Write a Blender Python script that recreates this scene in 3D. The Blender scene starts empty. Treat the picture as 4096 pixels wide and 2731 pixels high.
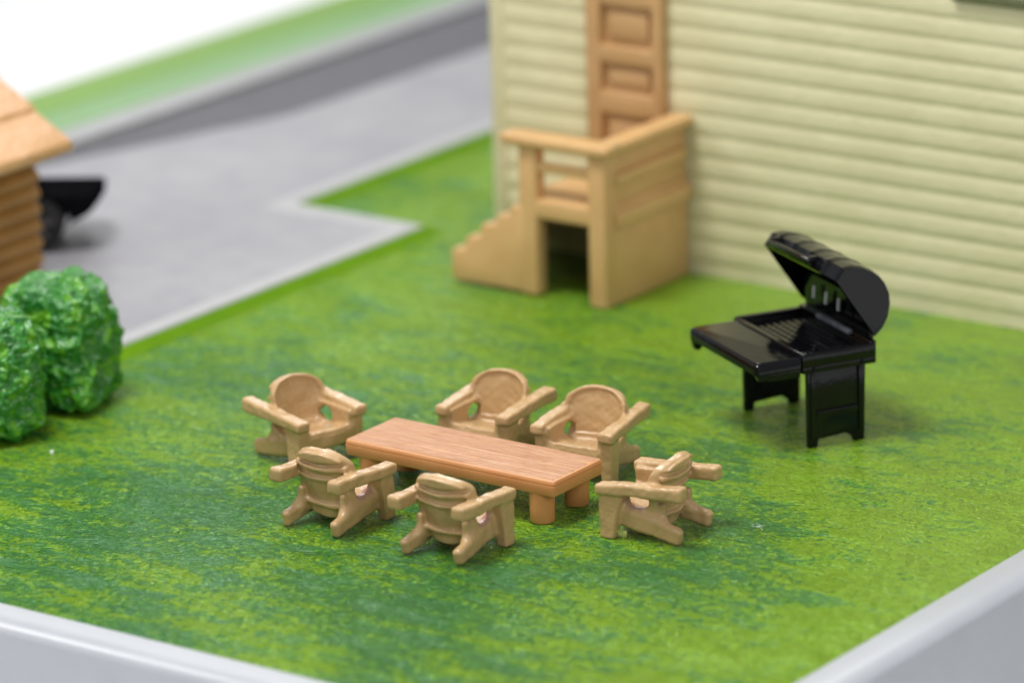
import bpy, bmesh, math, random
import numpy as np
from mathutils import Vector, Matrix, noise

S = bpy.context.scene
COL = S.collection
S.unit_settings.scale_length = 0.01          # one unit is one centimetre of the diorama

# ------------------------------------------------------------------ camera
cam_data = bpy.data.cameras.new('camera')
cam = bpy.data.objects.new('camera', cam_data)
COL.objects.link(cam)
YAW, PIT, ROLL = -0.627240566, 0.300325594, 0.0265457485
cp, sp, cr, sr = math.cos(PIT), math.sin(PIT), math.cos(ROLL), math.sin(ROLL)
fw, rt = Vector((0, cp, -sp)), Vector((1, 0, 0))
dn = fw.cross(rt)
right, down = cr * rt + sr * dn, -sr * rt + cr * dn
turn = Matrix(((math.cos(YAW), math.sin(YAW), 0), (-math.sin(YAW), math.cos(YAW), 0), (0, 0, 1)))
right, down, fw = turn @ right, turn @ down, turn @ fw
m = Matrix((right, -down, -fw)).transposed().to_4x4()
m.translation = Vector((33.80, -45.69, 19.313))
cam.matrix_world = m
cam_data.sensor_width = 36.0
cam_data.lens = 18707.0 / 4096.0 * 36.0
cam_data.clip_start = 1.0
cam_data.clip_end = 500.0
cam_data.dof.use_dof = True
cam_data.dof.focus_distance = 58.1
cam_data.dof.aperture_fstop = 0.185
S.camera = cam

# ------------------------------------------------------------------ world and lamps
W = bpy.data.worlds.new('World'); S.world = W; W.use_nodes = True
bg = W.node_tree.nodes['Background']
bg.inputs[0].default_value = (0.95, 0.98, 1.0, 1); bg.inputs[1].default_value = 0.32
S.view_settings.view_transform = 'Standard'; S.view_settings.look = 'None'
S.view_settings.exposure = 0.08; S.view_settings.gamma = 1; S.view_settings.use_curve_mapping = False

def softbox(name, loc, target, size, power, color=(1, 1, 1), sy=None):
    l = bpy.data.lights.new(name, 'AREA'); l.energy = power; l.color = color
    l.shape = 'RECTANGLE'; l.size = size; l.size_y = sy or size
    o = bpy.data.objects.new(name, l); COL.objects.link(o); o.location = loc
    o.rotation_euler = (Vector(target) - Vector(loc)).to_track_quat('-Z', 'Y').to_euler()
softbox('overhead_softbox', (-7, -9, 46), (0, 1, 0), 14, 20000, (1.0, 0.99, 0.965))
softbox('rear_softbox', (-20, 34, 34), (-2, 2, 0), 13, 6000)
softbox('side_softbox', (-26, -30, 26), (0, 0, 0), 12, 3600, (0.98, 0.99, 1.0))
softbox('right_fill_softbox', (36, -22, 22), (2, 0, 0), 20, 5400, (0.98, 0.99, 1.0))
softbox('backdrop_softbox', (-62, 62, 34), (-62, 62, 0), 40, 15500)

# ------------------------------------------------------------------ tags
def tag(o, label=None, cat=None, group=None, kind=None):
    for k, v in (('label', label), ('category', cat), ('group', group), ('kind', kind)):
        if v: o[k] = v
    return o
def empty(name, loc, label, cat, group=None, rz=0):
    o = bpy.data.objects.new(name, None); COL.objects.link(o); o.location = loc; o.rotation_euler = (0, 0, rz)
    o.empty_display_size = 0.2
    return tag(o, label, cat, group)
def link(name, me, mat, parent=None):
    o = bpy.data.objects.new(name, me); COL.objects.link(o)
    if mat: me.materials.append(mat)
    if parent: o.parent = parent
    return o
def smooth(o, angle=40):
    me = o.data
    me.shade_smooth()
    me.set_sharp_from_angle(angle=math.radians(angle))

# ------------------------------------------------------------------ materials
def lin(r, g, b):
    f = lambda c: (c / 255 / 12.92) if c / 255 <= 0.04045 else ((c / 255 + 0.055) / 1.055) ** 2.4
    return (f(r), f(g), f(b), 1)
class NT:
    def __init__(s, name):
        s.m = bpy.data.materials.new(name); s.m.use_nodes = True
        s.t = s.m.node_tree; s.b = s.t.nodes['Principled BSDF']
    def n(s, kind, **kw):
        nd = s.t.nodes.new(kind)
        for k, v in kw.items():
            if k.startswith('i_'):
                key = k[2:].replace('_', ' '); nd.inputs[key].default_value = v
            else: setattr(nd, k, v)
        return nd
    def l(s, a, b): s.t.links.new(a, b)
    def coords(s, scale=(1, 1, 1), rot=(0, 0, 0), kind='Object', loc=(0, 0, 0)):
        tc = s.n('ShaderNodeTexCoord'); mp = s.n('ShaderNodeMapping')
        mp.inputs['Scale'].default_value = scale; mp.inputs['Rotation'].default_value = rot
        mp.inputs['Location'].default_value = loc
        s.l(tc.outputs[kind], mp.inputs[0]); return mp.outputs[0]
    def noise(s, vec, scale, detail=3, rough=0.5, dist=0.0):
        nd = s.n('ShaderNodeTexNoise'); nd.inputs['Scale'].default_value = scale
        nd.inputs['Detail'].default_value = detail; nd.inputs['Roughness'].default_value = rough
        nd.inputs['Distortion'].default_value = dist
        s.l(vec, nd.inputs['Vector']); return nd.outputs['Fac']
    def ramp(s, fac, stops, interp='LINEAR'):
        nd = s.n('ShaderNodeValToRGB'); cr_ = nd.color_ramp; cr_.interpolation = interp
        while len(cr_.elements) < len(stops): cr_.elements.new(0.5)
        for e, (p, c) in zip(cr_.elements, stops):
            e.position = p; e.color = c if len(c) == 4 else (*c, 1)
        s.l(fac, nd.inputs[0]); return nd.outputs[0]
    def math(s, op, a, b=None, c=None, clamp=False):
        nd = s.n('ShaderNodeMath', operation=op); nd.use_clamp = clamp
        for i, v in enumerate((a, b, c)):
            if v is None: continue
            if isinstance(v, (int, float)): nd.inputs[i].default_value = v
            else: s.l(v, nd.inputs[i])
        return nd.outputs[0]
    def mix(s, fac, a, b):
        nd = s.n('ShaderNodeMix', data_type='RGBA')
        for sock, v in ((nd.inputs[0], fac), (nd.inputs[6], a), (nd.inputs[7], b)):
            if isinstance(v, (int, float)): sock.default_value = v
            elif isinstance(v, tuple): sock.default_value = v
            else: s.l(v, sock)
        return nd.outputs[2]
    def bump(s, h, strength, dist, prev=None):
        nd = s.n('ShaderNodeBump'); nd.inputs['Strength'].default_value = strength
        nd.inputs['Distance'].default_value = dist
        s.l(h, nd.inputs['Height'])
        if prev: s.l(prev, nd.inputs['Normal'])
        return nd.outputs[0]
    def color(s, c):
        if isinstance(c, tuple): s.b.inputs['Base Color'].default_value = c
        else: s.l(c, s.b.inputs['Base Color'])
    def set(s, **kw):
        for k, v in kw.items():
            sock = s.b.inputs[k.replace('_', ' ')]
            if isinstance(v, (int, float, tuple)): sock.default_value = v
            else: s.l(v, sock)
        return s.m

def plastic(name, col, col2, rough=0.4, scale=3.0, bump=0.3, bscale=20, bd=0.02, sss=0.0, spec=0.5):
    t = NT(name); v = t.coords()
    n1 = t.noise(v, scale, 4, 0.6)
    t.color(t.ramp(n1, [(0.35, col), (0.65, col2)]))
    n2 = t.noise(v, bscale, 4, 0.6)
    t.set(Normal=t.bump(n2, bump, bd), Roughness=t.math('MULTIPLY_ADD', n1, 0.15, rough - 0.07), Specular_IOR_Level=spec)
    if sss:
        t.b.inputs['Subsurface Weight'].default_value = sss
        t.b.inputs['Subsurface Radius'].default_value = (0.12, 0.06, 0.03)
        t.b.inputs['Subsurface Scale'].default_value = 1.0
    return t.m

def grass_material():
    t = NT('painted_lawn'); v = t.coords()
    vs = t.coords(scale=(0.8, 1.0, 1.0), rot=(0, 0, math.radians(-36)))
    vm = t.coords(scale=(0.4, 1.0, 1.0), rot=(0, 0, math.radians(-36)))
    big = t.noise(vs, 0.42, 3, 0.55, 0.6)
    mid = t.noise(vm, 2.6, 4, 0.62, 0.5)
    fine = t.noise(v, 8.5, 4, 0.68, 1.2)
    sx = t.n('ShaderNodeSeparateXYZ'); t.l(v, sx.inputs[0])
    # bare yellow-green band along the right rim and the back corner of the yard
    edge = t.n('ShaderNodeMapRange'); edge.inputs[1].default_value = 4.2; edge.inputs[2].default_value = 7.4
    edge.inputs[3].default_value = 0.0; edge.inputs[4].default_value = 0.30
    t.l(sx.outputs[0], edge.inputs[0])
    edge2 = t.n('ShaderNodeMapRange'); edge2.inputs[1].default_value = -0.5; edge2.inputs[2].default_value = 5.5
    edge2.inputs[3].default_value = 0.0; edge2.inputs[4].default_value = 0.17
    t.l(sx.outputs[1], edge2.inputs[0])
    a = t.math('MULTIPLY', big, 0.90); b = t.math('MULTIPLY', mid, 1.15); c = t.math('MULTIPLY', fine, 1.25)
    s_ = t.math('ADD', t.math('ADD', a, b), c)
    s_ = t.math('ADD', s_, edge.outputs[0]); s_ = t.math('ADD', s_, edge2.outputs[0])
    fac = t.math('MULTIPLY_ADD', s_, 1.0, -1.175)
    col = t.ramp(fac, [(0.25, lin(50, 114, 50)), (0.45, lin(66, 130, 44)), (0.52, lin(100, 152, 30)), (0.68, lin(130, 172, 24))])
    t.color(col)
    # brushed, blistered varnish
    vb = t.coords(scale=(1, 1.0, 1), rot=(0, 0, math.radians(-30)))
    h1 = t.noise(vb, 9.5, 3, 0.5, 1.7)
    h2 = t.noise(vb, 24, 2, 0.5, 0.5)
    calm = t.ramp(mid, [(0.35, (0.35,) * 3), (0.65, (1, 1, 1))])
    h = t.math('MULTIPLY', h1, calm)
    n_ = t.bump(h, 1.0, 0.17)
    n_ = t.bump(h2, 0.35, 0.03, n_)
    t.set(Normal=n_, Roughness=0.15, Specular_IOR_Level=0.5)
    return t.m

def road_material():
    t = NT('grey_driveway_plastic'); v = t.coords()
    n1 = t.noise(v, 0.35, 4, 0.55); n2 = t.noise(v, 6, 4, 0.7)
    c = t.ramp(n1, [(0.35, lin(140, 139, 145)), (0.65, lin(154, 154, 158))])
    n3 = t.noise(v, 1.6, 5, 0.65)
    c = t.mix(t.ramp(n3, [(0.4, (0, 0, 0)), (0.7, (0.4,) * 3)]), c, lin(122, 120, 130))
    t.color(c)
    t.set(Normal=t.bump(n2, 0.3, 0.02), Roughness=0.5)
    return t.m

def chair_material(name, pink, side=1):
    t = NT(name); v = t.coords()
    n1 = t.noise(v, 4, 4, 0.6); n2 = t.noise(v, 28, 4, 0.65); n3 = t.noise(v, 90, 2, 0.6)
    base = t.ramp(n1, [(0.3, lin(190, 154, 108)), (0.7, lin(196, 160, 113))])
    if pink:
        # paint worn off round the opening under the arms: pale pink plastic shows
        sx = t.n('ShaderNodeSeparateXYZ'); t.l(v, sx.inputs[0])
        dy = t.math('MULTIPLY', t.math('SUBTRACT', sx.outputs[1], 0.04), 0.67)
        dz = t.math('SUBTRACT', sx.outputs[2], 0.46)
        d = t.math('SQRT', t.math('ADD', t.math('MULTIPLY', dy, dy), t.math('MULTIPLY', dz, dz)))
        d = t.math('ADD', d, t.math('MULTIPLY', t.math('SUBTRACT', n1, 0.5), 0.25))
        d = t.math('ADD', d, t.math('MULTIPLY', t.math('SUBTRACT', n2, 0.5), 0.12))
        off = t.ramp(t.math('MULTIPLY', sx.outputs[0], side), [(0.27, (1, 1, 1)), (0.31, (0, 0, 0))])
        d = t.math('ADD', d, off)
        base = t.mix(t.ramp(d, [(0.082, (1, 1, 1)), (0.105, (0, 0, 0))]), base, lin(176, 134, 116))
    t.color(base)
    n_ = t.bump(n2, 0.28, 0.02); n_ = t.bump(n3, 0.3, 0.008, n_)
    gl = t.ramp(n1, [(0.42, (0.18,) * 3), (0.6, (0.34,) * 3)])
    t.b.inputs['Coat Weight'].default_value = 0.25; t.b.inputs['Coat Roughness'].default_value = 0.12
    t.set(Normal=n_, Roughness=gl, Specular_IOR_Level=0.45)
    return t.m

def table_material(name, grain):
    t = NT(name)
    v = t.coords()
    n1 = t.noise(v, 2.0, 3, 0.5)
    if grain:
        vg = t.coords(scale=(0.13, 1.0, 1.0))
        g = t.noise(vg, 20.0, 5, 0.62, 0.6)
        g2 = t.noise(t.coords(scale=(0.6, 2.2, 1)), 5.0, 4, 0.6, 1.2)
        line = t.math('ADD', t.math('MULTIPLY', g, 0.8), t.math('MULTIPLY', g2, 0.35))
        c = t.ramp(line, [(0.34, lin(178, 122, 84)), (0.56, lin(194, 140, 102)), (0.74, lin(208, 160, 124))])
        t.color(c)
        t.set(Normal=t.bump(line, 1.0, 0.04), Roughness=0.36)
    else:
        t.color(t.ramp(n1, [(0.35, lin(206, 142, 90)), (0.65, lin(212, 150, 96))]))
        n2 = t.noise(v, 30, 4, 0.6)
        t.set(Normal=t.bump(n2, 0.2, 0.01), Roughness=0.36)
    t.b.inputs['Subsurface Weight'].default_value = 0.35
    t.b.inputs['Subsurface Radius'].default_value = (0.16, 0.07, 0.03)
    t.b.inputs['Subsurface Scale'].default_value = 1.0
    return t.m

def bush_material():
    t = NT('bush_foliage_plastic'); v = t.coords()
    n1 = t.noise(v, 3.0, 4, 0.6, 0.5); n2 = t.noise(v, 11, 3, 0.6)
    f = t.math('ADD', t.math('MULTIPLY', n1, 0.7), t.math('MULTIPLY', n2, 0.3))
    t.color(t.ramp(f, [(0.40, lin(42, 112, 44)), (0.52, lin(56, 132, 44)), (0.62, lin(104, 166, 34))]))
    t.set(Normal=t.bump(n2, 0.5, 0.04), Roughness=0.2, Specular_IOR_Level=0.6)
    return t.m

M = dict(
    lawn=grass_material(), road=road_material(),
    lip=plastic('pale_driveway_lip', lin(160, 160, 162), lin(168, 168, 170), 0.45),
    kerb=plastic('grey_kerb_plastic', lin(150, 150, 152), lin(160, 160, 162), 0.45),
    house_shade=plastic('painted_house_shadow', lin(62, 62, 68), lin(78, 77, 84), 0.5),  # shade of the house put into the colour
    edgegreen=plastic('driveway_edge_paint_shaded', lin(84, 124, 0), lin(94, 136, 4), 0.8, 1.0, 0.4, 12, 0.04, 0, 0.1),  # green side paint, its colour darkened for the shade of the groove
    verge_a=plastic('verge_paint_yellow_green', lin(104, 146, 40), lin(112, 154, 48), 0.5, 0.5),
    verge_b=plastic('verge_paint_pale_green', lin(104, 150, 84), lin(112, 156, 92), 0.4, 0.5),
    rim=plastic('pale_grey_rim_plastic', lin(170, 173, 179), lin(174, 177, 183), 0.38, 1, 0.15, 10, 0.01, 0, 0.5),
    siding=plastic('cream_siding_plastic', lin(208, 201, 162), lin(215, 208, 171), 0.42, 1.2, 0.4, 7, 0.04),
    door=plastic('tan_door_plastic', lin(186, 146, 98), lin(194, 154, 108), 0.45, 1.5),
    deck=plastic('tan_deck_plastic', lin(206, 163, 110), lin(214, 173, 120), 0.42, 1.5, 0.2, 12, 0.02, 0.15),
    dark_olive=plastic('dark_olive_plastic', lin(92, 96, 66), lin(100, 104, 74), 0.2),
    wall2=plastic('brown_garage_plastic', lin(158, 112, 54), lin(174, 128, 70), 0.33, 1.5),
    roof=plastic('orange_tan_roof_plastic', lin(206, 158, 106), lin(220, 174, 130), 0.4, 1.6, 0.8, 7, 0.05),
    black=plastic('gloss_black_plastic', (0.003, 0.003, 0.004, 1), (0.004, 0.004, 0.005, 1), 0.07, 3, 0.3, 6, 0.012, 0, 0.35),
    chip=plastic('worn_grey_black_edge', (0.03, 0.035, 0.045, 1), (0.12, 0.13, 0.15, 1), 0.35, 6),
    slot_pale=plastic('pale_slot_light', lin(170, 172, 178), lin(190, 190, 195), 0.3),
    carblack=plastic('satin_black_plastic', (0.004, 0.004, 0.005, 1), (0.006, 0.006, 0.007, 1), 0.5, 3, 0.05, 14, 0.01, 0, 0.0),
    tyre=plastic('dark_rubber', (0.02, 0.02, 0.021, 1), (0.03, 0.03, 0.031, 1), 0.8, 3, 0.1, 9, 0.01, 0, 0.1),
    hub=plastic('smoked_wheel_rim', (0.05, 0.05, 0.055, 1), (0.08, 0.08, 0.085, 1), 0.35),
    chair=chair_material('tan_chair_paint', False), chair_worn=chair_material('tan_chair_paint_worn', True), chair_worn_side=chair_material('tan_chair_paint_worn_side', True, -1),
    ttop=table_material('embossed_wood_grain_plastic', True), tleg=table_material('orange_brown_plastic', False),
    bush=bush_material(),
    lint=plastic('white_dust', lin(225, 228, 228), lin(235, 236, 236), 0.6),
    paper=plastic('white_backdrop_paper', (0.86, 0.86, 0.86, 1), (0.88, 0.88, 0.88, 1), 0.7, 1, 0, 5, 0.01),
    flash=plastic('pale_green_flash', lin(176, 190, 96), lin(190, 190, 120), 0.5, 9),
)

# ------------------------------------------------------------------ mesh helpers
def bm_box(bm, lo, hi, bev=0.0, seg=2):
    lo, hi = Vector(lo), Vector(hi)
    r = bmesh.ops.create_cube(bm, size=1.0)
    vs = r['verts']
    for v in vs:
        v.co = Vector((lo[i] + (v.co[i] + 0.5) * (hi[i] - lo[i]) for i in range(3)))
    if bev:
        es = list({e for v in vs for e in v.link_edges})
        bmesh.ops.bevel(bm, geom=es, offset=bev, segments=seg, affect='EDGES', profile=0.5)
def bm_prism(bm, pts, axis, a, b):
    """closed outline pts in the two other axes, extruded along axis from a to b"""
    def mk(p, c):
        if axis == 'x': return (c, p[0], p[1])
        if axis == 'y': return (p[0], c, p[1])
        return (p[0], p[1], c)
    A = [bm.verts.new(mk(p, a)) for p in pts]; B = [bm.verts.new(mk(p, b)) for p in pts]
    n = len(pts)
    fs = [bm.faces.new(A), bm.faces.new(B[::-1])]
    for i in range(n):
        fs.append(bm.faces.new((A[i], B[i], B[(i + 1) % n], A[(i + 1) % n])))
    return A, B, fs
def finish(name, bm, mat, parent=None, bev=0, seg=2, sm=40):
    bmesh.ops.recalc_face_normals(bm, faces=bm.faces[:])
    if bev:
        es = [e for e in bm.edges if len(e.link_faces) == 2 and e.calc_face_angle(0) > 0.5]
        bmesh.ops.bevel(bm, geom=es, offset=bev, segments=seg, affect='EDGES', profile=0.5)
    me = bpy.data.meshes.new(name); bm.to_mesh(me); bm.free()
    o = link(name, me, mat, parent); smooth(o, sm)
    return o
def box(name, lo, hi, mat, parent=None, bev=0.02, seg=2):
    bm = bmesh.new(); bm_box(bm, lo, hi, bev, seg); return finish(name, bm, mat, parent)
def boxes(name, lst, mat, parent=None, bev=0.02, seg=2):
    bm = bmesh.new()
    for lo, hi in lst: bm_box(bm, lo, hi, bev, seg)
    return finish(name, bm, mat, parent)
def prism(name, pts, axis, a, b, mat, parent=None, bev=0.0):
    bm = bmesh.new(); bm_prism(bm, pts, axis, a, b); return finish(name, bm, mat, parent, bev)

# ------------------------------------------------------------------ setting
# white table and sweep under and behind the model board
prof = [(-90, -2.6), (40, -2.6)]
bm = bmesh.new()
c0 = [bm.verts.new(v) for v in ((90, -90, -2.6), (90, 260, -2.6), (-260, 260, -2.6), (-260, -90, -2.6))]
bm.faces.new(c0)
tag(finish('backdrop', bm, M['paper']), kind='structure', label='plain white paper backdrop behind and below the model board')

# the board: lawn top, raised pale rim round it
XR, YF = 7.55, -7.02
LAWN_Z = 0.0
bm = bmesh.new()
bm_box(bm, (-17.5, YF - 0.2, -0.6), (XR + 0.2, 32, LAWN_Z))
lawn = finish('lawn', bm, M['lawn']); tag(lawn, kind='structure', label='mottled green glossy painted lawn of the model board')
# rim profile swept round the front-left and right sides with a mitred corner
prof = [(0.0, -0.3), (0.0, 0.05), (0.03, 0.085), (0.48, 0.10), (0.56, 0.085), (0.62, 0.04), (0.66, -0.04), (0.80, -2.55)]
prof = [(0.0, -0.3), (0.0, 0.04), (0.02, 0.07), (0.30, 0.10), (0.42, 0.098), (0.50, 0.075), (0.57, 0.03), (0.61, -0.05), (0.74, -2.55)]
bm = bmesh.new()
rows = []
for (d, z) in prof:
    rows.append([bm.verts.new(c) for c in ((-17.6, YF - d, z), (XR + d, YF - d, z), (XR + d, 32, z))])
for i in range(len(rows) - 1):
    for j in range(2):
        bm.faces.new((rows[i][j], rows[i][j + 1], rows[i + 1][j + 1], rows[i + 1][j]))
tag(finish('board_rim', bm, M['rim'], sm=50), kind='structure', label='pale grey plastic rim round the model board')

# driveway slab, a little above the lawn, with a raised lip and green painted sides
SZ = 0.13
out = [(-15.3, -6.6), (-7.16, -6.6), (-7.16, 8.62), (-9.62, 8.62), (-9.62, 31), (-15.3, 31)]
def inset_outline(pts, d):
    n = len(pts); r = []
    for i in range(n):
        p0, p1, p2 = Vector(pts[i - 1]), Vector(pts[i]), Vector(pts[(i + 1) % n])
        d1, d2 = (p1 - p0).normalized(), (p2 - p1).normalized()
        n1, n2 = Vector((-d1.y, d1.x)), Vector((-d2.y, d2.x))
        b = (n1 + n2); b = b / b.dot(n1) if abs(b.dot(n1)) > 1e-6 else n1
        r.append(tuple(p1 + b * d))
    return r
bm = bmesh.new()
rings = [[bm.verts.new((x, y, z)) for x, y in inset_outline(out, d)] for d, z in ((0, SZ - 0.03), (0.03, SZ), (0.30, SZ), (0.40, SZ - 0.038))]
n = len(out)
for a, b in zip(rings, rings[1:]):
    for i in range(n): bm.faces.new((a[i], a[(i + 1) % n], b[(i + 1) % n], b[i]))
tag(finish('driveway_lip', bm, M['lip'], sm=20), kind='structure', label='pale raised lip round the driveway slab')
bm = bmesh.new(); bm.faces.new([bm.verts.new((x, y, SZ - 0.035)) for x, y in inset_outline(out, 0.395)])
tag(finish('driveway', bm, M['road'], sm=20), kind='structure', label='smooth grey driveway of the model board')
bm = bmesh.new()
sk = [(-7.158, -6.6), (-7.158, 8.622), (-9.618, 8.622), (-9.618, 31)]
a = [bm.verts.new((x + 0.03 * 0, y, SZ - 0.03)) for x, y in sk]; b = [bm.verts.new((x + 0.24, y + (0.0 if i in (0, 3) else 0.2), 0.002)) for i, (x, y) in enumerate(sk)]
for i in range(3): bm.faces.new((a[i], a[i + 1], b[i + 1], b[i]))
tag(finish('driveway_edge', bm, M['edgegreen'], sm=20), kind='structure', label='green painted side of the driveway slab')

sm_ = prism('lawn_seam', [(-0.10, -0.004), (-0.02, 0.007), (0.02, 0.007), (0.10, -0.004)], 'y', -5.5, 0.0, M['lawn'])
sm_.location = (-7.0, 2.62, 0.0); sm_.rotation_euler = (0, 0, math.radians(-90 - 1.34) + math.pi)
tag(sm_, kind='structure', label='low raised seam across the lawn')

# far side: house shadow painted as a dark strip, kerb, green verge
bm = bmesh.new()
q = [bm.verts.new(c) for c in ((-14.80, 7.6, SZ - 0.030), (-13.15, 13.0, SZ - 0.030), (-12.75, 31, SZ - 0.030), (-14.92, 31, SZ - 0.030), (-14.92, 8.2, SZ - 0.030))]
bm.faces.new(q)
tag(finish('house_shadow_strip', bm, M['house_shade']), kind='structure', label='painted house shadow along the far side of the driveway')
bm = bmesh.new(); bm_box(bm, (-15.55, -6, 0.0), (-14.9, 31, 0.19), 0.03)
tag(finish('kerb', bm, M['kerb']), kind='structure', label='pale grey kerb along the far verge')
bm = bmesh.new(); bm_box(bm, (-16.55, -6, 0.0), (-15.53, 31, 0.17))
tag(finish('verge', bm, M['verge_b']), kind='structure', label='pale green strip of the far verge')
bm = bmesh.new(); bm_box(bm, (-17.55, -6, 0.0), (-16.53, 31, 0.2), 0.03)
tag(finish('verge_border', bm, M['verge_a']), kind='structure', label='yellow-green outer strip of the far verge')

# ------------------------------------------------------------------ cream house
house = empty('house', (0, 9.0, 0), 'large cream model house with ribbed clapboard walls and a tan panelled door', 'house')
def H(o): o.parent = house; o.matrix_parent_inverse = Matrix.Translation((0, -9.0, 0)); return o
HY = 8.92
P_ = 0.3165
pts = [(HY + 11, -0.02), (HY, -0.02), (HY, 0.12)]
k0 = 3.036 - 9 * P_
segs = 8
for k in range(0, 26):
    z0 = k0 + k * P_
    if z0 < 0.1: continue
    # board: rounded nose at the bottom, falling back to the top
    pts += [(HY + 0.000, z0 - 0.012), (HY + 0.001, z0 + 0.012), (HY - 0.014, z0 + 0.040), (HY - 0.021, z0 + 0.085), (HY - 0.022, z0 + 0.15), (HY - 0.018, z0 + 0.22), (HY - 0.012, z0 + 0.27)]
ztop = pts[-1][1] + 0.03
pts += [(HY, ztop), (HY + 11, ztop)]
def wall_piece(x0, x1):
    bm = bmesh.new(); bm_prism(bm, pts, 'x', x0, x1); return bm
bm = wall_piece(-5.78, 9.0)
H(finish('wall', bm, M['siding'], sm=60))
H(box('corner_board', (-6.03, HY - 0.045, -0.02), (-5.77, HY + 11, ztop), M['siding'], None, 0.04, 3))
# roof with a deep overhang above the frame
rp = [(HY - 0.5, ztop - 0.02), (HY + 5.5, ztop + 3.2), (HY + 11.5, ztop - 0.02), (HY + 11.5, ztop - 0.25), (HY - 0.5, ztop - 0.25)]
H(prism('roof', rp, 'x', -6.6, 9.6, M['roof']))
# door: frame, recessed panels, raised centres
DX0, DX1 = -4.19, -2.86
y0 = HY - 0.19
door = H(boxes('door', [
    ((DX0, y0, 1.45), (DX0 + 0.25, HY + 0.1, 5.2)), ((DX1 - 0.16, y0, 1.45), (DX1, HY + 0.1, 5.2)),
    ((DX0 + 0.2, y0, 5.0), (DX1 - 0.1, HY + 0.1, 5.2)), ((DX0 + 0.2, y0 + 0.004, 3.89), (DX1 - 0.1, HY + 0.1, 4.15)),
    ((DX0 + 0.2, y0 + 0.004, 3.03), (DX1 - 0.1, HY + 0.1, 3.29)), ((DX0 + 0.2, y0 + 0.004, 2.275), (DX1 - 0.1, HY + 0.1, 2.60)),
    ((DX0 + 0.2, y0 + 0.004, 1.45), (DX1 - 0.1, HY + 0.1, 1.66)),
    ((DX0 + 0.02, HY - 0.075, 1.45), (DX1 - 0.02, HY + 0.08, 5.1))], M['door'], None, 0.02))
for z0, z1 in ((1.66, 2.275), (2.60, 3.03), (3.29, 3.89), (4.15, 5.0)):
    o = H(box('door_panel', (DX0 + 0.36, HY - 0.13, z0 + 0.10), (DX1 - 0.27, HY - 0.02, z1 - 0.10), M['door'], None, 0.025))
    o.parent = door; o.matrix_parent_inverse = Matrix.Identity(4); 
# dark olive frame high on the wall, only its lower edge reaches the picture
upper_frame = H(boxes('dark_frame', [((1.9, HY - 0.12, 4.59), (5.1, HY + 0.02, 4.74)), ((2.15, HY - 0.10, 4.74), (2.3, HY, 6.6)), ((4.85, HY - 0.10, 4.74), (5.0, HY, 6.6)), ((2.15, HY - 0.10, 6.6), (5.0, HY, 6.75))], M['dark_olive'], None, 0.02))

# ------------------------------------------------------------------ tan deck with stairs
deck = empty('deck', (-3.3, 7.8, 0), 'small tan plastic porch deck with railings and steps against the cream house', 'deck')
def Dk(o): o.parent = deck; o.matrix_parent_inverse = Matrix.Translation((3.3, -7.8, 0)); return o
FY, DX = 6.70, -2.50      # front face, right face
BY = HY - 0.05
Dk(box('floor', (-4.02, FY + 0.02, 1.19), (DX - 0.02, BY, 1.46), M['deck']))
Dk(box('floor_trim', (DX - 0.1, FY + 0.25, 1.14), (DX + 0.06, BY, 1.38), M['deck'], None, 0.03))
Dk(box('front_post', (-2.80, FY, 0.0), (DX, FY + 0.30, 2.28), M['deck'], None, 0.04, 3))
Dk(box('rear_post', (-4.00, FY + 0.004, 0.03), (-3.70, FY + 0.26, 2.28), M['deck'], None, 0.04, 3))
Dk(boxes('top_rail', [((-4.26, FY - 0.08, 2.25), (DX + 0.10, FY + 0.32, 2.40)), ((DX - 0.26, FY + 0.1, 2.252), (DX + 0.098, BY, 2.402))], M['deck'], None, 0.04, 3))
Dk(box('middle_rail', (-3.72, FY + 0.05, 1.86), (-2.78, FY + 0.17, 2.01), M['deck'], None, 0.03))
Dk(box('side_rail', (DX - 0.1, FY + 0.28, 1.77), (DX + 0.04, BY - 0.1, 1.93), M['deck'], None, 0.03))
Dk(box('side_panel', (DX - 0.16, FY + 0.24, 1.4), (DX - 0.06, BY, 2.26), M['deck'], None, 0.01))
Dk(box('side_wall', (DX - 0.18, FY + 0.24, 0.0), (DX - 0.03, BY, 1.2), M['deck'], None, 0.01))
st = [(-5.22, 0.06), (-5.22, 0.52), (-4.99, 0.56), (-4.95, 0.74), (-4.71, 0.78), (-4.67, 0.97), (-4.43, 1.0), (-4.39, 1.14), (-4.17, 1.18), (-4.13, 1.32), (-3.9, 1.36), (-3.9, 0.06)]
Dk(prism('steps', st, 'y', FY - 0.004, FY + 0.24, M['deck'], None, 0.035))
shell = [(x, z - 0.03) for x, z in st[1:-1]] + [(-3.9, 1.22)] + [(x + 0.06, z - 0.12) for x, z in reversed(st[1:-1])] + [(-5.10, 0.06), (-5.19, 0.06)]
Dk(prism('treads', shell, 'y', FY + 0.22, BY, M['deck']))

Dk(box('opening_shade_panel', (-3.9, BY - 0.14, 0.0), (DX - 0.2, BY - 0.04, 1.2), M['deck'], None, 0.0))  # added panel, darker than the siding, to deepen the shade in the opening

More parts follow.
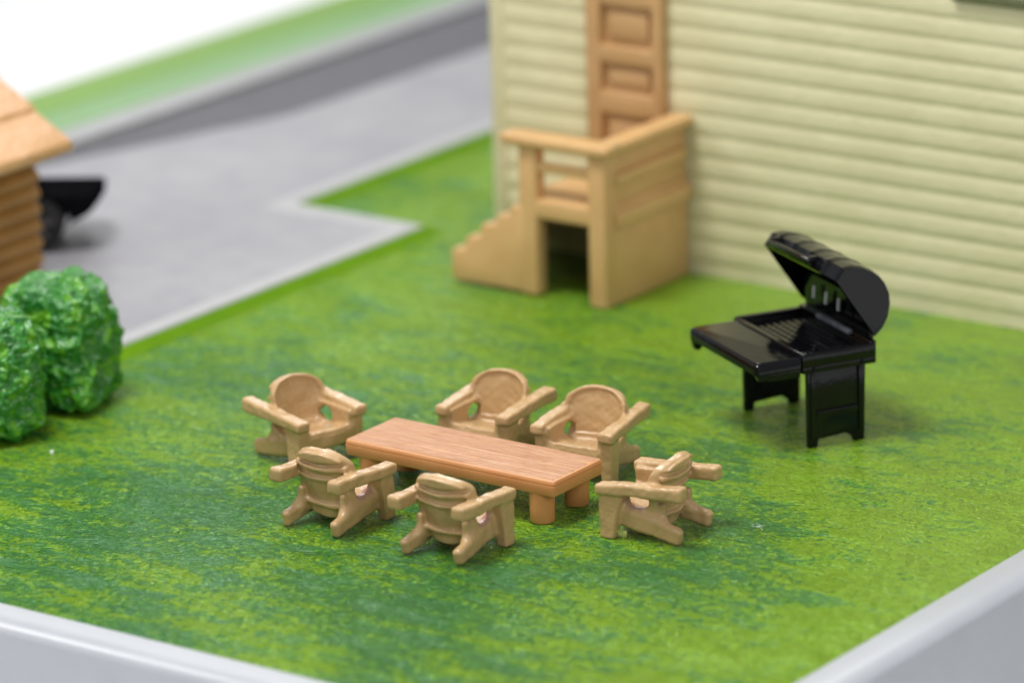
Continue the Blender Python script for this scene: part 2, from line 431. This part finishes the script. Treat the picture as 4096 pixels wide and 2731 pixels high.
# ------------------------------------------------------------------ brown garage at the left edge
gar = empty('garage', (-11.5, 0.5, SZ), 'brown ribbed model garage with an orange-tan shingled roof at the left edge', 'garage')
def G(o): o.parent = gar; o.matrix_parent_inverse = Matrix.Translation((11.5, -0.5, -SZ)); return o
GX, GY, GE = -9.55, 2.62, 2.35
pts = [(GX - 4.2, SZ - 0.03), (GX, SZ - 0.03)]
z = SZ + 0.03
while z < GE:
    pts += [(GX + 0.0, z), (GX + 0.07, z + 0.05), (GX + 0.085, z + 0.11), (GX + 0.05, z + 0.18), (GX - 0.02, z + 0.225)]
    z += 0.245
pts += [(GX, z), (GX - 4.2, z)]
G(prism('wall', pts, 'y', -2.5, GY, M['wall2']))
bm = bmesh.new()
GSL = 0.62    # rise per unit
x0, z0 = GX + 0.62, GE + 0.05
for k in range(7):
    xa, xb = x0 - k * 0.66, x0 - (k + 1) * 0.66 - 0.25
    za, zb = z0 + (x0 - xa) * GSL, z0 + (x0 - xb) * GSL
    bm_prism(bm, [(xa, za), (xa - 0.02, za + 0.15), (xb, zb + 0.06), (xb, zb - 0.10), (xa - 0.1, za - 0.03)], 'y', -2.9, GY + 0.16)
G(finish('roof', bm, M['roof'], None, 0.03))

# ------------------------------------------------------------------ black toy car beside the garage
car = empty('car', (-11.27, 4.52, SZ), 'black toy car partly hidden behind the brown garage', 'car', None, math.radians(35.6))
WR = 0.40
def arc(u0, a0, a1, n=12, rr=0.50): return [(u0 + rr * math.cos(a0 + (a1 - a0) * i / n), WR + rr * math.sin(a0 + (a1 - a0) * i / n)) for i in range(n + 1)]
def car_profile(nose, top):
    k = top / 0.95
    p = [(nose - 0.03, 0.94 * k), (nose, 0.90 * k), (nose - 0.01, 0.74 * k), (nose - 0.10, 0.62 * k), (nose - 0.34, 0.48 * k), (nose - 0.47, 0.40 * k)]
    p += [(a, min(b, 0.90 * top)) for a, b in arc(0.0, 0.05, math.pi - 0.05)] + [(-0.9, 0.24), (-3.0, 0.24)] + [(a, min(b, 0.90 * top)) for a, b in arc(-3.9, 0.05, math.pi - 0.05)] + [(-4.8, 0.3), (-5.0, 0.6), (-4.9, 0.9 * k)]
    p += [(-4.4, 1.0 * k), (-4.1, 1.3 * k), (-3.4, 1.3 * k), (-2.7, 0.98 * k), (-0.5, 0.97 * k), (0.4, 0.95 * k)]
    return p
bm = bmesh.new(); rows = []
for v_, nose, top in ((0.0, 0.86, 0.84), (0.05, 0.90, 0.88), (0.25, 0.95, 0.92), (0.7, 0.99, 0.94), (1.1, 0.95, 0.84), (1.5, 0.88, 0.70), (1.6, 0.80, 0.62)):
    rows.append([bm.verts.new((a, v_, b)) for a, b in car_profile(nose, top)])
for a, b in zip(rows, rows[1:]):
    for q in range(len(a)): bm.faces.new((a[q], a[(q + 1) % len(a)], b[(q + 1) % len(a)], b[q]))
bm.faces.new(rows[0]); bm.faces.new(rows[-1])
finish('body', bm, M['carblack'], car, sm=50)
def wheel(u, v, out_):
    wh = empty('wheel', (u, v, WR), None, None); wh.parent = car
    rot = Matrix.Rotation(math.pi / 2, 4, 'X')
    bm = bmesh.new()
    bmesh.ops.create_cone(bm, cap_ends=True, segments=40, radius1=WR, radius2=WR, depth=0.30, matrix=rot)
    finish('tyre', bm, M['tyre'], wh, 0.04)
    bm = bmesh.new()
    for k in range(5):
        bmesh.ops.create_cube(bm, size=1, matrix=Matrix.Rotation(2 * math.pi * k / 5, 4, 'Y') @ Matrix.Translation((0, out_ * 0.155, 0.13)) @ Matrix.Diagonal((0.07, 0.03, 0.26, 1)))
    bmesh.ops.create_cone(bm, cap_ends=True, segments=32, radius1=0.08, radius2=0.08, depth=0.34, matrix=rot)
    bmesh.ops.create_cone(bm, cap_ends=False, segments=40, radius1=0.27, radius2=0.27, depth=0.33, matrix=rot)
    finish('wheel_rim', bm, M['hub'], wh)
for u in (0.0, -3.9):
    wheel(u, 0.12, -1); wheel(u, 1.12, 1)

# ------------------------------------------------------------------ bushes
def bush(loc, r, rz, seed, label, ex=4.6):
    bm = bmesh.new(); bmesh.ops.create_icosphere(bm, subdivisions=7, radius=1.0)
    off = Vector((seed * 7.3, seed * 3.1, seed))
    for v in bm.verts:
        d = v.co.normalized()
        s_ = (abs(d.x) ** ex + abs(d.y) ** ex + abs(d.z) ** ex) ** (-1 / ex)
        p = Vector((d.x * s_ * r[0], d.y * s_ * r[1], d.z * s_ * r[2]))
        q = p + off
        k = 0.085 * noise.noise(q * 1.7) + 0.085 * (noise.noise(q * 3.6)) + 0.11 * (0.45 - abs(noise.noise(q * 5.6))) + 0.045 * (0.5 - abs(noise.noise(q * 12.5)) * 1.6) + 0.008 * noise.noise(q * 26)
        p += d * k * 1.15
        t_ = (p.z / r[2] + 1) / 2
        p.x *= 1.0 - 0.10 * t_; p.y *= 1.0 - 0.10 * t_
        v.co = p
    bmesh.ops.recalc_face_normals(bm, faces=bm.faces[:])
    me = bpy.data.meshes.new('bush'); bm.to_mesh(me); bm.free(); me.shade_smooth()
    o = link('bush', me, M['bush']); o.location = loc; o.rotation_euler = (0, 0, rz)
    tag(o, label, 'bush', 'glossy green plastic bushes')
bush((-6.47, -0.52, 0.83), (0.71, 0.69, 0.80), 0.2, 3, 'lumpy glossy green bush in front of the grey driveway, fully in view')
bush((-6.49, -2.07, 0.80), (0.74, 0.75, 0.78), 0.9, 8, 'lumpy glossy green bush cut off by the left edge of the picture')

# ------------------------------------------------------------------ picnic table
table = empty('table', (0.575, -0.765, 0), 'low orange-brown plastic table with embossed plank top and round legs', 'table')
def T(o): o.parent = table; o.matrix_parent_inverse = Matrix.Translation((-0.575, 0.765, 0)); return o
TX0, TX1, TY0, TY1, TZ = -1.05, 2.205, -1.312, -0.222, 0.62
TH = 0.215
# the slab: bevelled box and a lower body a hair wider under the parting line
def rrect(x0, y0, x1, y1, r, z, n=6):
    o = []
    for cx_, cy_, a in ((x1 - r, y0 + r, -90), (x1 - r, y1 - r, 0), (x0 + r, y1 - r, 90), (x0 + r, y0 + r, 180)):
        for i in range(n + 1):
            t_ = math.radians(a + 90 * i / n); o.append((cx_ + r * math.cos(t_), cy_ + r * math.sin(t_), z))
    return o
def loft(rs, cap0=True, cap1=True):
    bm = bmesh.new(); R_ = [[bm.verts.new(p) for p in r] for r in rs]
    for a, b in zip(R_, R_[1:]):
        n_ = len(a)
        for i in range(n_): bm.faces.new((a[i], a[(i + 1) % n_], b[(i + 1) % n_], b[i]))
    if cap0: bm.faces.new(R_[0][::-1])
    if cap1: bm.faces.new(R_[-1])
    return bm
zb = TZ - TH
rings = []
for d, z, r in ((0.035, zb, 0.03), (0.012, zb + 0.008, 0.05), (0.0, zb + 0.03, 0.07), (0.0, zb + 0.135, 0.055), (0.001, zb + 0.1405, 0.055), (0.007, zb + 0.143, 0.055), (0.004, zb + 0.146, 0.055), (0.003, zb + 0.150, 0.055), (0.005, zb + 0.18, 0.055), (0.018, zb + 0.202, 0.05), (0.045, TZ - 0.005, 0.04)):
    rings.append(rrect(TX0 + d, TY0 + d, TX1 - d, TY1 - d, r, z))
T(finish('slab', loft(rings), M['tleg'], sm=35))
# plank surface: a fine grid displaced into boards and grain
nx, ny = 420, 150
gx = np.linspace(TX0 + 0.045, TX1 - 0.045, nx); gy = np.linspace(TY0 + 0.045, TY1 - 0.045, ny)
verts = []
rng = random.Random(4)
for j, y in enumerate(gy):
    for i, x in enumerate(gx):
        u = (y - TY0) / (TY1 - TY0)
        pl = u * 4.0
        dgro = min(abs(pl - 1), abs(pl - 2), abs(pl - 3)) / 4.0 * (TY1 - TY0)
        g = -0.015 * math.exp(-(dgro / 0.013) ** 2)
        b_ = int(pl)
        n_ = noise.noise(Vector((x * 1.1 + b_ * 9, y * 15, b_ * 3.0))) * 0.006 + noise.noise(Vector((x * 2.2 + b_ * 9, y * 38, b_ * 5.0))) * 0.0045
        kn = noise.noise(Vector((x * 5, y * 9, 7.7))) ; n_ += 0.005 * max(0, kn) * noise.noise(Vector((x * 20, y * 26, 1.0)))
        ed = min(i, nx - 1 - i, j, ny - 1 - j)
        z = TZ + g + n_ + (-0.006 if ed == 0 else 0)
        verts.append((x, y, z))
faces = [(j * nx + i, j * nx + i + 1, (j + 1) * nx + i + 1, (j + 1) * nx + i) for j in range(ny - 1) for i in range(nx - 1)]
me = bpy.data.meshes.new('plank_top'); me.from_pydata(verts, [], faces); me.shade_smooth()
T(link('plank_top', me, M['ttop']))
for lx in (-0.74, 1.90):
    for ly in (-1.136, -0.385):
        rs = []
        for r, z in ((0.125, 0.004), (0.148, 0.012), (0.157, 0.03), (0.160, 0.2), (0.163, zb + 0.02)):
            rs.append([(lx + r * math.cos(2 * math.pi * i / 40), ly + r * math.sin(2 * math.pi * i / 40), z) for i in range(40)])
        T(finish('leg', loft(rs), M['tleg']))

# ------------------------------------------------------------------ chairs: one soft cast body, cut into its parts
def surface_nets(F, lo, h):
    inside = F < 0
    nx, ny, nz = F.shape
    c = np.zeros((nx - 1, ny - 1, nz - 1), dtype=np.int8)
    for dx in (0, 1):
        for dy in (0, 1):
            for dz in (0, 1):
                c += inside[dx:nx - 1 + dx, dy:ny - 1 + dy, dz:nz - 1 + dz]
    act = (c > 0) & (c < 8)
    idx = -np.ones(act.shape, dtype=np.int64); ids = np.argwhere(act); idx[act] = np.arange(len(ids))
    acc = np.zeros((len(ids), 3)); cnt = np.zeros(len(ids))
    I, J, K = ids.T
    corners = [(a, b, d) for a in (0, 1) for b in (0, 1) for d in (0, 1)]
    for p in corners:
        for ax in range(3):
            if p[ax] == 1: continue
            q = list(p); q[ax] = 1
            f0 = F[I + p[0], J + p[1], K + p[2]]; f1 = F[I + q[0], J + q[1], K + q[2]]
            s = (f0 < 0) != (f1 < 0)
            t = np.where(s, f0 / np.where(s, f0 - f1, 1), 0)
            pt = np.array(p, float)[None, :].repeat(len(ids), 0); pt[:, ax] += t
            acc[s] += pt[s]; cnt[s] += 1
    V = (ids + acc / cnt[:, None]) * h + lo
    quads = []
    for ax in range(3):
        sl0 = [slice(1, -1)] * 3; sl1 = [slice(1, -1)] * 3
        a = inside.take(range(0, inside.shape[ax] - 1), ax); b = inside.take(range(1, inside.shape[ax]), ax)
        e = np.argwhere(a != b)
        o1, o2 = [(1, 2), (2, 0), (0, 1)][ax]
        ok = (e[:, o1] > 0) & (e[:, o2] > 0) & (e[:, o1] < inside.shape[o1] - 1) & (e[:, o2] < inside.shape[o2] - 1)
        e = e[ok]
        def g(d1, d2):
            q = e.copy(); q[:, o1] -= d1; q[:, o2] -= d2
            return idx[q[:, 0], q[:, 1], q[:, 2]]
        q = np.stack([g(1, 1), g(0, 1), g(0, 0), g(1, 0)], 1)
        flip = ~a[e[:, 0], e[:, 1], e[:, 2]]
        q[flip] = q[flip][:, ::-1]
        quads.append(q)
    return V, np.concatenate(quads)

def rot2(a, b, ang):
    c, s = math.cos(ang), math.sin(ang); return c * a + s * b, -s * a + c * b
def sd_box(x, y, z, hx, hy, hz, r):
    qx, qy, qz = np.abs(x) - (hx - r), np.abs(y) - (hy - r), np.abs(z) - (hz - r)
    return np.sqrt(np.maximum(qx, 0) ** 2 + np.maximum(qy, 0) ** 2 + np.maximum(qz, 0) ** 2) + np.minimum(np.maximum(qx, np.maximum(qy, qz)), 0) - r
def smin(a, b, k):
    h = np.clip(0.5 + 0.5 * (b - a) / k, 0, 1); return b + (a - b) * h - k * h * (1 - h)
def smax(a, b, k): return -smin(-a, -b, k)

def chair_field(x, y, z, rg, worn):
    """signed distances of each part, z up, +y the way the sitter faces"""
    P = {}; HO = []
    for sgn, tg in ((-1, 'a'), (1, 'b')):
        sx = sgn * x
        # armrest: from front (y .54) to rear (y -.64), rising and thickening backwards
        cx_ = 0.475 + rg.uniform(-0.01, 0.01)
        dy = y + 0.05
        u = np.clip((0.54 - y) / 1.18, 0, 1)
        zc = 0.638 + 0.055 * u + rg.uniform(-0.008, 0.008)
        hz = 0.066 + 0.026 * u
        xr, yr = rot2(sx - cx_ + 0.0, dy, math.radians(rg.uniform(-3, 1)))
        arm = sd_box(xr, yr, (z - zc) * (0.07 / hz), 0.098, 0.59, 0.07, 0.035)
        # web where the arm meets the back
        web = sd_box(sx - 0.32, y + 0.24, z - 0.60, 0.06, 0.10, 0.08, 0.03)
        P['armrest_' + tg] = arm
        # front leg: tapering board under the arm
        t = np.clip(z / 0.6, 0, 1)
        y0_, y1_ = 0.30 - 0.10 * t, 0.50 + 0.0 * t
        xc = 0.475 - 0.015 * t
        leg = sd_box(sx - xc, (y - (y0_ + y1_) / 2) * (0.13 / ((y1_ - y0_) / 2)), z - 0.30, 0.075, 0.13, 0.31, 0.03)
        P['front_leg_' + tg] = leg
        # rear leg: side rail that runs from the front leg down to the ground behind
        ay, az, by_, bz = 0.38, 0.30, -0.47, 0.125
        L = math.hypot(ay - by_, az - bz); ca, sa = (ay - by_) / L, (az - bz) / L
        my, mz = (ay + by_) / 2, (az + bz) / 2
        ly = (y - my) * ca + (z - mz) * sa; lz = -(y - my) * sa + (z - mz) * ca
        hh = 0.108 + 0.04 * np.clip((ly + L / 2) / L, 0, 1)
        xc = 0.362 + 0.05 * np.clip(-y, 0, 1)
        rail = sd_box(sx - xc, ly, (lz) * (0.12 / hh), 0.068, L / 2 + 0.10, 0.12, 0.062)
        # fairing from the back down to the foot
        fa = sd_box(sx - 0.33, y + 0.25, z - 0.34, 0.045, 0.07, 0.15, 0.04)
        P['rear_leg_' + tg] = smin(rail, fa, 0.12)
        # side panel with an oval opening near the back
        pc, ph, hy_ = (0.14, 0.34, -0.03) if worn else (0.10, 0.36, 0.06)
        pan = sd_box(sx - 0.355, y - pc, z - 0.50, 0.030, ph, 0.15, 0.02)
        ho = np.sqrt(((y + hy_ + rg.uniform(-0.02, 0.02)) / 1.5) ** 2 + (z - 0.50) ** 2) - 0.095 - rg.uniform(-0.008, 0.012)
        pan = smax(pan, -ho, 0.02)
        P['side_panel_' + tg] = pan
        HO.append(np.maximum(ho, np.maximum(0.30 - sx, sx - 0.46)))
    # seat, falling to the back, with slat grooves along the front
    sy, sz = rot2(y - 0.11, z - 0.355, 0.20)
    seat = sd_box(x, sy, sz, 0.40, 0.36, 0.045, 0.025)
    for gy_ in (0.27, 0.20):
        seat = smax(seat, -(np.sqrt((sy - gy_) ** 2 + (sz - 0.058) ** 2) - 0.022), 0.015)
    apron = sd_box(x, y - 0.435, z - 0.315, 0.40, 0.04, 0.085, 0.03)
    P['seat'] = smin(seat, apron, 0.03)
    # barrel back, leaning
    VS = 0.69
    yb, v = rot2(y + 0.185, z - 0.13, 0.16)
    yb = yb + 0.0
    yc = yb - 0.72 * x * x + 0.0                    # curved, hollow to the front
    w2 = 0.365 + 0.055 * np.clip(v / 0.6, 0, 1)
    slab = np.abs(yc) - 0.052
    side_ = np.abs(x) - w2
    top = (np.sqrt((x / 0.42) ** 2 + ((v - VS) / 0.225) ** 2) - 1) * 0.28
    shape = np.maximum(side_, np.where(v > VS, top, -1))
    bot = -(v - 0.0 - 0.5 * x * x)
    shape = np.maximum(shape, bot)
    back = smax(slab, shape, 0.03)
    # hollow front face leaving a rim round the arch
    hol = np.maximum(shape + 0.055, 0.030 - yc)
    hol = np.maximum(hol, -(v - 0.30))
    # rear battens
    for vv, hv, dp in ((0.69, 0.030, 0.048), (0.54, 0.026, 0.038), (0.19, 0.030, 0.045)):
        wv = w2 - 0.02 if vv < 0.6 else w2 - 0.02
        r_ = sd_box(x * (0.36 / np.maximum(wv, 0.01)), yc + 0.055, v - vv - 0.0, 0.36, dp + 0.008, hv, 0.022)
        back = smin(back, r_, 0.018)
    # thick cap behind the arch
    cap = smax(np.maximum(np.abs(yc + 0.075) - 0.035, np.where(v > VS, top + 0.015, side_ + 0.015)), 0.785 - v, 0.02)
    back = smin(back, cap, 0.03)
    back = smax(back, -hol, 0.02)
    P['backrest'] = back
    return P, HO

def make_chair(loc, rz, label, seed, mat):
    rg = random.Random(seed)
    h = 0.0145
    lo = np.array([-0.66, -0.74, -0.06]); hi = np.array([0.66, 0.64, 1.16])
    n_ = np.ceil((hi - lo) / h).astype(int)
    X, Y, Z = np.meshgrid(*[lo[i] + np.arange(n_[i]) * h for i in range(3)], indexing='ij')
    # cast irregularity: warp the space a little
    r_ = np.random.RandomState(seed)
    def wob(sc, amp):
        o = np.zeros_like(X)
        for _ in range(7):
            k = r_.normal(size=3) * sc; o = o + np.sin(X * k[0] + Y * k[1] + Z * k[2] + r_.uniform(0, 6.28))
        return o * amp / 7 ** 0.5
    Xw, Yw, Zw = X + wob(5, 0.009) + wob(18, 0.0028), Y + wob(5, 0.009) + wob(18, 0.0028), Z + wob(5, 0.005) + wob(18, 0.0028)
    P, HO = chair_field(Xw, Yw, Zw, rg, 'worn' in mat.name)
    names = list(P)
    F = None
    for k in names:
        F = P[k] if F is None else smin(F, P[k], 0.045)
    for ho in HO: F = smax(F, -(ho + 0.012), 0.03)
    F = F + wob(14, 0.0030) + wob(38, 0.0016)
    F = smax(F, 0.006 - Z, 0.012)
    V, Q = surface_nets(F, lo, h)
    # gradient normals so the cut between parts is invisible
    G_ = np.stack(np.gradient(F, h), -1)
    def tri(A, p):
        q = (p - lo) / h; i0 = np.clip(np.floor(q).astype(int), 0, np.array(A.shape[:3]) - 2); f = q - i0
        r = 0
        for a in (0, 1):
            for b in (0, 1):
                for c in (0, 1):
                    w = (f[:, 0] if a else 1 - f[:, 0]) * (f[:, 1] if b else 1 - f[:, 1]) * (f[:, 2] if c else 1 - f[:, 2])
                    val = A[i0[:, 0] + a, i0[:, 1] + b, i0[:, 2] + c]
                    r = r + (w[:, None] * val if val.ndim == 2 else w * val)
        return r
    N = tri(G_, V); N /= np.linalg.norm(N, axis=1)[:, None] + 1e-9
    cen = V[Q].mean(1)
    D_ = np.stack([tri(P[k], cen) for k in names], 1)
    own = D_.argmin(1)
    root = empty('chair', (loc[0], loc[1], 0), label, 'chair', 'tan armchairs round the low table', rz)
    for i, k in enumerate(names):
        q = Q[own == i]
        if not len(q): continue
        used, inv = np.unique(q, return_inverse=True); inv = inv.reshape(q.shape)
        nm = k[:-2] if k.endswith(('_a', '_b')) else k
        me = bpy.data.meshes.new(nm)
        me.from_pydata(V[used].tolist(), [], inv.tolist())
        me.shade_smooth()
        me.normals_split_custom_set_from_vertices(N[used].tolist())
        link(nm, me, mat, root)
    return root

CH = [
    ((-2.157, -0.654), -103.4, 'tan armchair at the far left end of the table, turned to face it', 11, 'chair'),
    ((-0.198, 0.757), 182.6, 'tan armchair behind the middle of the table, left one of two facing us', 12, 'chair'),
    ((1.294, 0.799), 188.5, "tan armchair behind the table's right end, right one of two facing us", 13, 'chair'),
    ((-0.298, -2.454), -1.2, "tan armchair seen from behind before the table's left end", 14, 'chair_worn'),
    ((1.562, -2.487), 2.0, "tan armchair seen from behind before the table's middle, nearest of all", 15, 'chair_worn'),
    ((3.291, -0.667), 95.2, "tan armchair at the table's right end, seen from its side", 16, 'chair_worn_side'),
]
for loc, a, lab, sd, mt in CH:
    ch = make_chair(loc, math.radians(a), lab, sd, M[mt])
# a torn scrap of pale green plastic hangs on the front leg of the last chair
bm = bmesh.new(); bmesh.ops.create_icosphere(bm, subdivisions=3, radius=1.0)
for v in bm.verts:
    k = 1 + 0.55 * noise.noise(v.co * 2.6 + Vector((3, 1, 7)))
    v.co = Vector((-0.455 + v.co.x * 0.025 * k, 0.235 + v.co.y * 0.065 * k, 0.062 + v.co.z * 0.055 * k))
fl = finish('plastic_scrap', bm, M['flash'], ch); fl['label'] = 'torn pale green scrap on the front leg'

# ------------------------------------------------------------------ black barbecue grill
BX = math.atan2(-0.495, 0.869)
bbq = empty('barbecue_grill', (3.231, 2.964, 0), 'glossy black toy barbecue grill with its lid open and a front shelf', 'grill', None, BX)
WD = 1.86                              # width along local -x
def B(o): o.parent = bbq; return o
def legpanel(x0, x1):
    o = [(0.0, 0.0), (0.13, 0.0), (0.14, 0.10), (0.55, 0.13), (0.66, 0.05), (0.67, 0.0), (0.82, 0.0), (0.84, 1.24), (-0.02, 1.24)]
    bm = bmesh.new(); bm_prism(bm, o, 'x', x0, x1)
    return bm
for (x0, x1, out_) in ((-0.09, 0.0, 0.0), (-WD, -WD + 0.09, -WD)):
    bm = legpanel(x0, x1); p = B(finish('leg_panel', bm, M['black'], None, 0.015))
    s_ = 1 if out_ == 0 else -1
    bm = bmesh.new()
    bm_box(bm, (min(out_, out_ + s_ * 0.03), 0.02, 0.14), (max(out_, out_ + s_ * 0.03), 0.10, 1.15), 0.012)
    bm_box(bm, (min(out_, out_ + s_ * 0.03), 0.72, 0.14), (max(out_, out_ + s_ * 0.03), 0.80, 1.15), 0.012)
    bm_box(bm, (min(out_, out_ + s_ * 0.028), 0.11, 0.42), (max(out_, out_ + s_ * 0.028), 0.71, 0.50), 0.012)
    e = finish('moulding', bm, M['black']); e.parent = p
# fire box with recessed grate
Z1 = 1.27
bm = bmesh.new()
bm_box(bm, (-WD - 0.05, -0.10, 1.02), (0.03, 0.98, 1.13), 0.02)
bm_box(bm, (-WD - 0.05, -0.10, 1.10), (0.03, -0.02, Z1 + 0.02), 0.02)
bm_box(bm, (-WD - 0.05, 0.88, 1.10), (0.03, 0.98, Z1 + 0.06), 0.02)
bm_box(bm, (-0.07, -0.08, 1.10), (0.033, 0.96, Z1 + 0.03), 0.02)
bm_box(bm, (-WD - 0.053, -0.08, 1.10), (-WD + 0.05, 0.96, Z1 + 0.03), 0.02)
B(finish('fire_box', bm, M['black']))
bm = bmesh.new()
for i in range(17):
    x = -WD + 0.07 + i * (WD - 0.16) / 16
    bm_box(bm, (x - 0.022, -0.02, 1.165), (x + 0.022, 0.88, 1.205))
for j in range(9):
    y = 0.03 + j * 0.82 / 8
    bm_box(bm, (-WD + 0.04, y - 0.02, 1.175), (-0.07, y + 0.02, 1.215))
B(finish('grate', bm, M['black'], None, 0, sm=30))
# front shelf
bm = bmesh.new()
rs = []
for d, z in ((0.02, 1.085), (0.0, 1.10), (0.0, 1.225), (0.02, 1.25), (0.05, 1.262)):
    rs.append(rrect(-WD - 0.03 + d, -0.77 + d, 0.02 - d, -0.085, 0.06, z))
B(finish('shelf', loft(rs), M['black']))
for pr_, xa, xb in (([(-0.76, 1.12), (-0.72, 0.96), (-0.66, 0.95), (-0.62, 1.0), (-0.5, 1.10)], -WD - 0.02, -WD + 0.08),
                    ([(-0.76, 1.12), (-0.72, 1.02), (-0.4, 0.99), (-0.12, 0.99), (-0.11, 1.12)], -0.08, 0.005)):
    bm = bmesh.new(); bm_prism(bm, pr_, 'x', xa, xb)
    B(finish('shelf_bracket', bm, M['black'], None, 0.01))
# lid: half drum, open towards the front and below; profile in local y-z
arcp = [(0.99, 1.36), (1.10, 1.46), (1.18, 1.60), (1.215, 1.78), (1.20, 1.93), (1.14, 2.07), (1.05, 2.18), (0.93, 2.27), (0.80, 2.33), (0.66, 2.36), (0.53, 2.345), (0.41, 2.20)]
lip, hinge = Vector((0.41, 2.19)), Vector((0.99, 1.36))
cen_ = (lip + hinge) / 2
def scaled(k): return [tuple(cen_ + (Vector(p) - cen_) * k) for p in arcp]
bm = bmesh.new()
inner = scaled(0.90)
XS = [-WD - 0.14, 0.0]
# outer skin ribs: embossed bands across the drum
nseg = 40
rows = []
for i in range(nseg + 1):
    x = XS[0] + (XS[1] - XS[0]) * i / nseg
    u = i / nseg
    k = 1.0
    if i in (1,) or i in (nseg - 1,): k = 1.0
    if i in (0, nseg): k = 0.965
    elif 0.10 < u < 0.9 and (i % 9) in (4, 5): k = 1.035
    rows.append([bm.verts.new((x, p[0], p[1])) for p in scaled(k)])
rin = [[bm.verts.new((x, p[0], p[1])) for p in inner] for x in (XS[0] + 0.07, XS[1] - 0.07)]
for a, b in zip(rows, rows[1:]):
    for j in range(len(arcp) - 1): bm.faces.new((a[j], a[j + 1], b[j + 1], b[j]))
for j in range(len(arcp) - 1): bm.faces.new((rin[0][j], rin[0][j + 1], rin[1][j + 1], rin[1][j]))
bm.faces.new(rows[0]); bm.faces.new(rows[-1]); bm.faces.new(rin[0]); bm.faces.new(rin[1])
bm.faces.new([r[0] for r in rows] + [rin[1][0], rin[0][0]]); bm.faces.new([r[-1] for r in rows] + [rin[1][-1], rin[0][-1]])
lid = B(finish('lid', bm, M['black'], sm=35))
bm = bmesh.new()
bm_box(bm, (-WD + 0.12, 0.37, 2.22), (-WD + 0.20, 0.50, 2.36), 0.015)
bm_box(bm, (-0.72, 0.37, 2.22), (-0.64, 0.50, 2.36), 0.015)
bm_box(bm, (-WD + 0.12, 0.33, 2.26), (-0.64, 0.41, 2.34), 0.03)
hd = finish('handle', bm, M['black']); hd.parent = lid
# back plate with three slots, between fire box and lid
bm = bmesh.new()
slots = [(-1.02, 0.09), (-0.76, 0.09), (-0.50, 0.09)]
xs = [-WD + 0.05]
for c_, w_ in slots: xs += [c_ - 0.028, c_ + 0.028]
xs += [-0.05]
zlo, zs0, zs1, zhi = 1.28, 1.50, 1.68, 1.80
for i in range(len(xs) - 1):
    if i % 2 == 0: bm_box(bm, (xs[i], 0.93, zlo), (xs[i + 1], 0.98, zhi))
    else:
        bm_box(bm, (xs[i], 0.93, zlo), (xs[i + 1], 0.98, zs0)); bm_box(bm, (xs[i], 0.93, zs1), (xs[i + 1], 0.98, zhi))
bmesh.ops.remove_doubles(bm, verts=bm.verts[:], dist=0.0001)
B(finish('back_plate', bm, M['black'], None, 0))
B(box('warming_rack', (-1.15, 0.72, 1.36), (-0.28, 0.80, 1.42), M['chip'], None, 0.015))
for sx_ in (-1.45, -1.12, -0.78):
    pts_ = [(sx_ - 0.026, 1.53), (sx_ + 0.022, 1.53), (sx_ + 0.045, 1.70), (sx_ - 0.003, 1.70)]
    B(prism('slot', pts_, 'y', 0.85, 0.87, M['slot_pale']))  # pale plates stand in for light showing through the slots

# specks of dust and lint on the lawn
def fuzz(loc, r, seed, label):
    rg = random.Random(seed); cu = bpy.data.curves.new('lint', 'CURVE'); cu.dimensions = '3D'; cu.bevel_depth = 0.0016; cu.bevel_resolution = 1
    for _ in range(6):
        sp_ = cu.splines.new('BEZIER'); sp_.bezier_points.add(3)
        for b in sp_.bezier_points:
            b.co = (rg.gauss(0, r), rg.gauss(0, r), abs(rg.gauss(0.015, r * 0.6)) + 0.004); b.handle_left_type = b.handle_right_type = 'AUTO'
    o = bpy.data.objects.new('lint', cu); COL.objects.link(o); cu.materials.append(M['lint'])
    dg = bpy.context.evaluated_depsgraph_get(); me = bpy.data.meshes.new_from_object(o.evaluated_get(dg)); bpy.data.objects.remove(o)
    p = bpy.data.objects.new('lint', me); COL.objects.link(p); p.location = loc; tag(p, label, 'lint')
fuzz((4.36, -0.03, 0.02), 0.035, 5, 'tiny white tangle of lint on the lawn right of the right-hand chair')

bm = bmesh.new(); bmesh.ops.create_icosphere(bm, subdivisions=2, radius=0.028)
sp = finish('dust_speck', bm, M['lint']); sp.location = (-5.12, -2.30, 0.015)
tag(sp, 'tiny white speck of dust on the lawn below the bushes', 'speck')
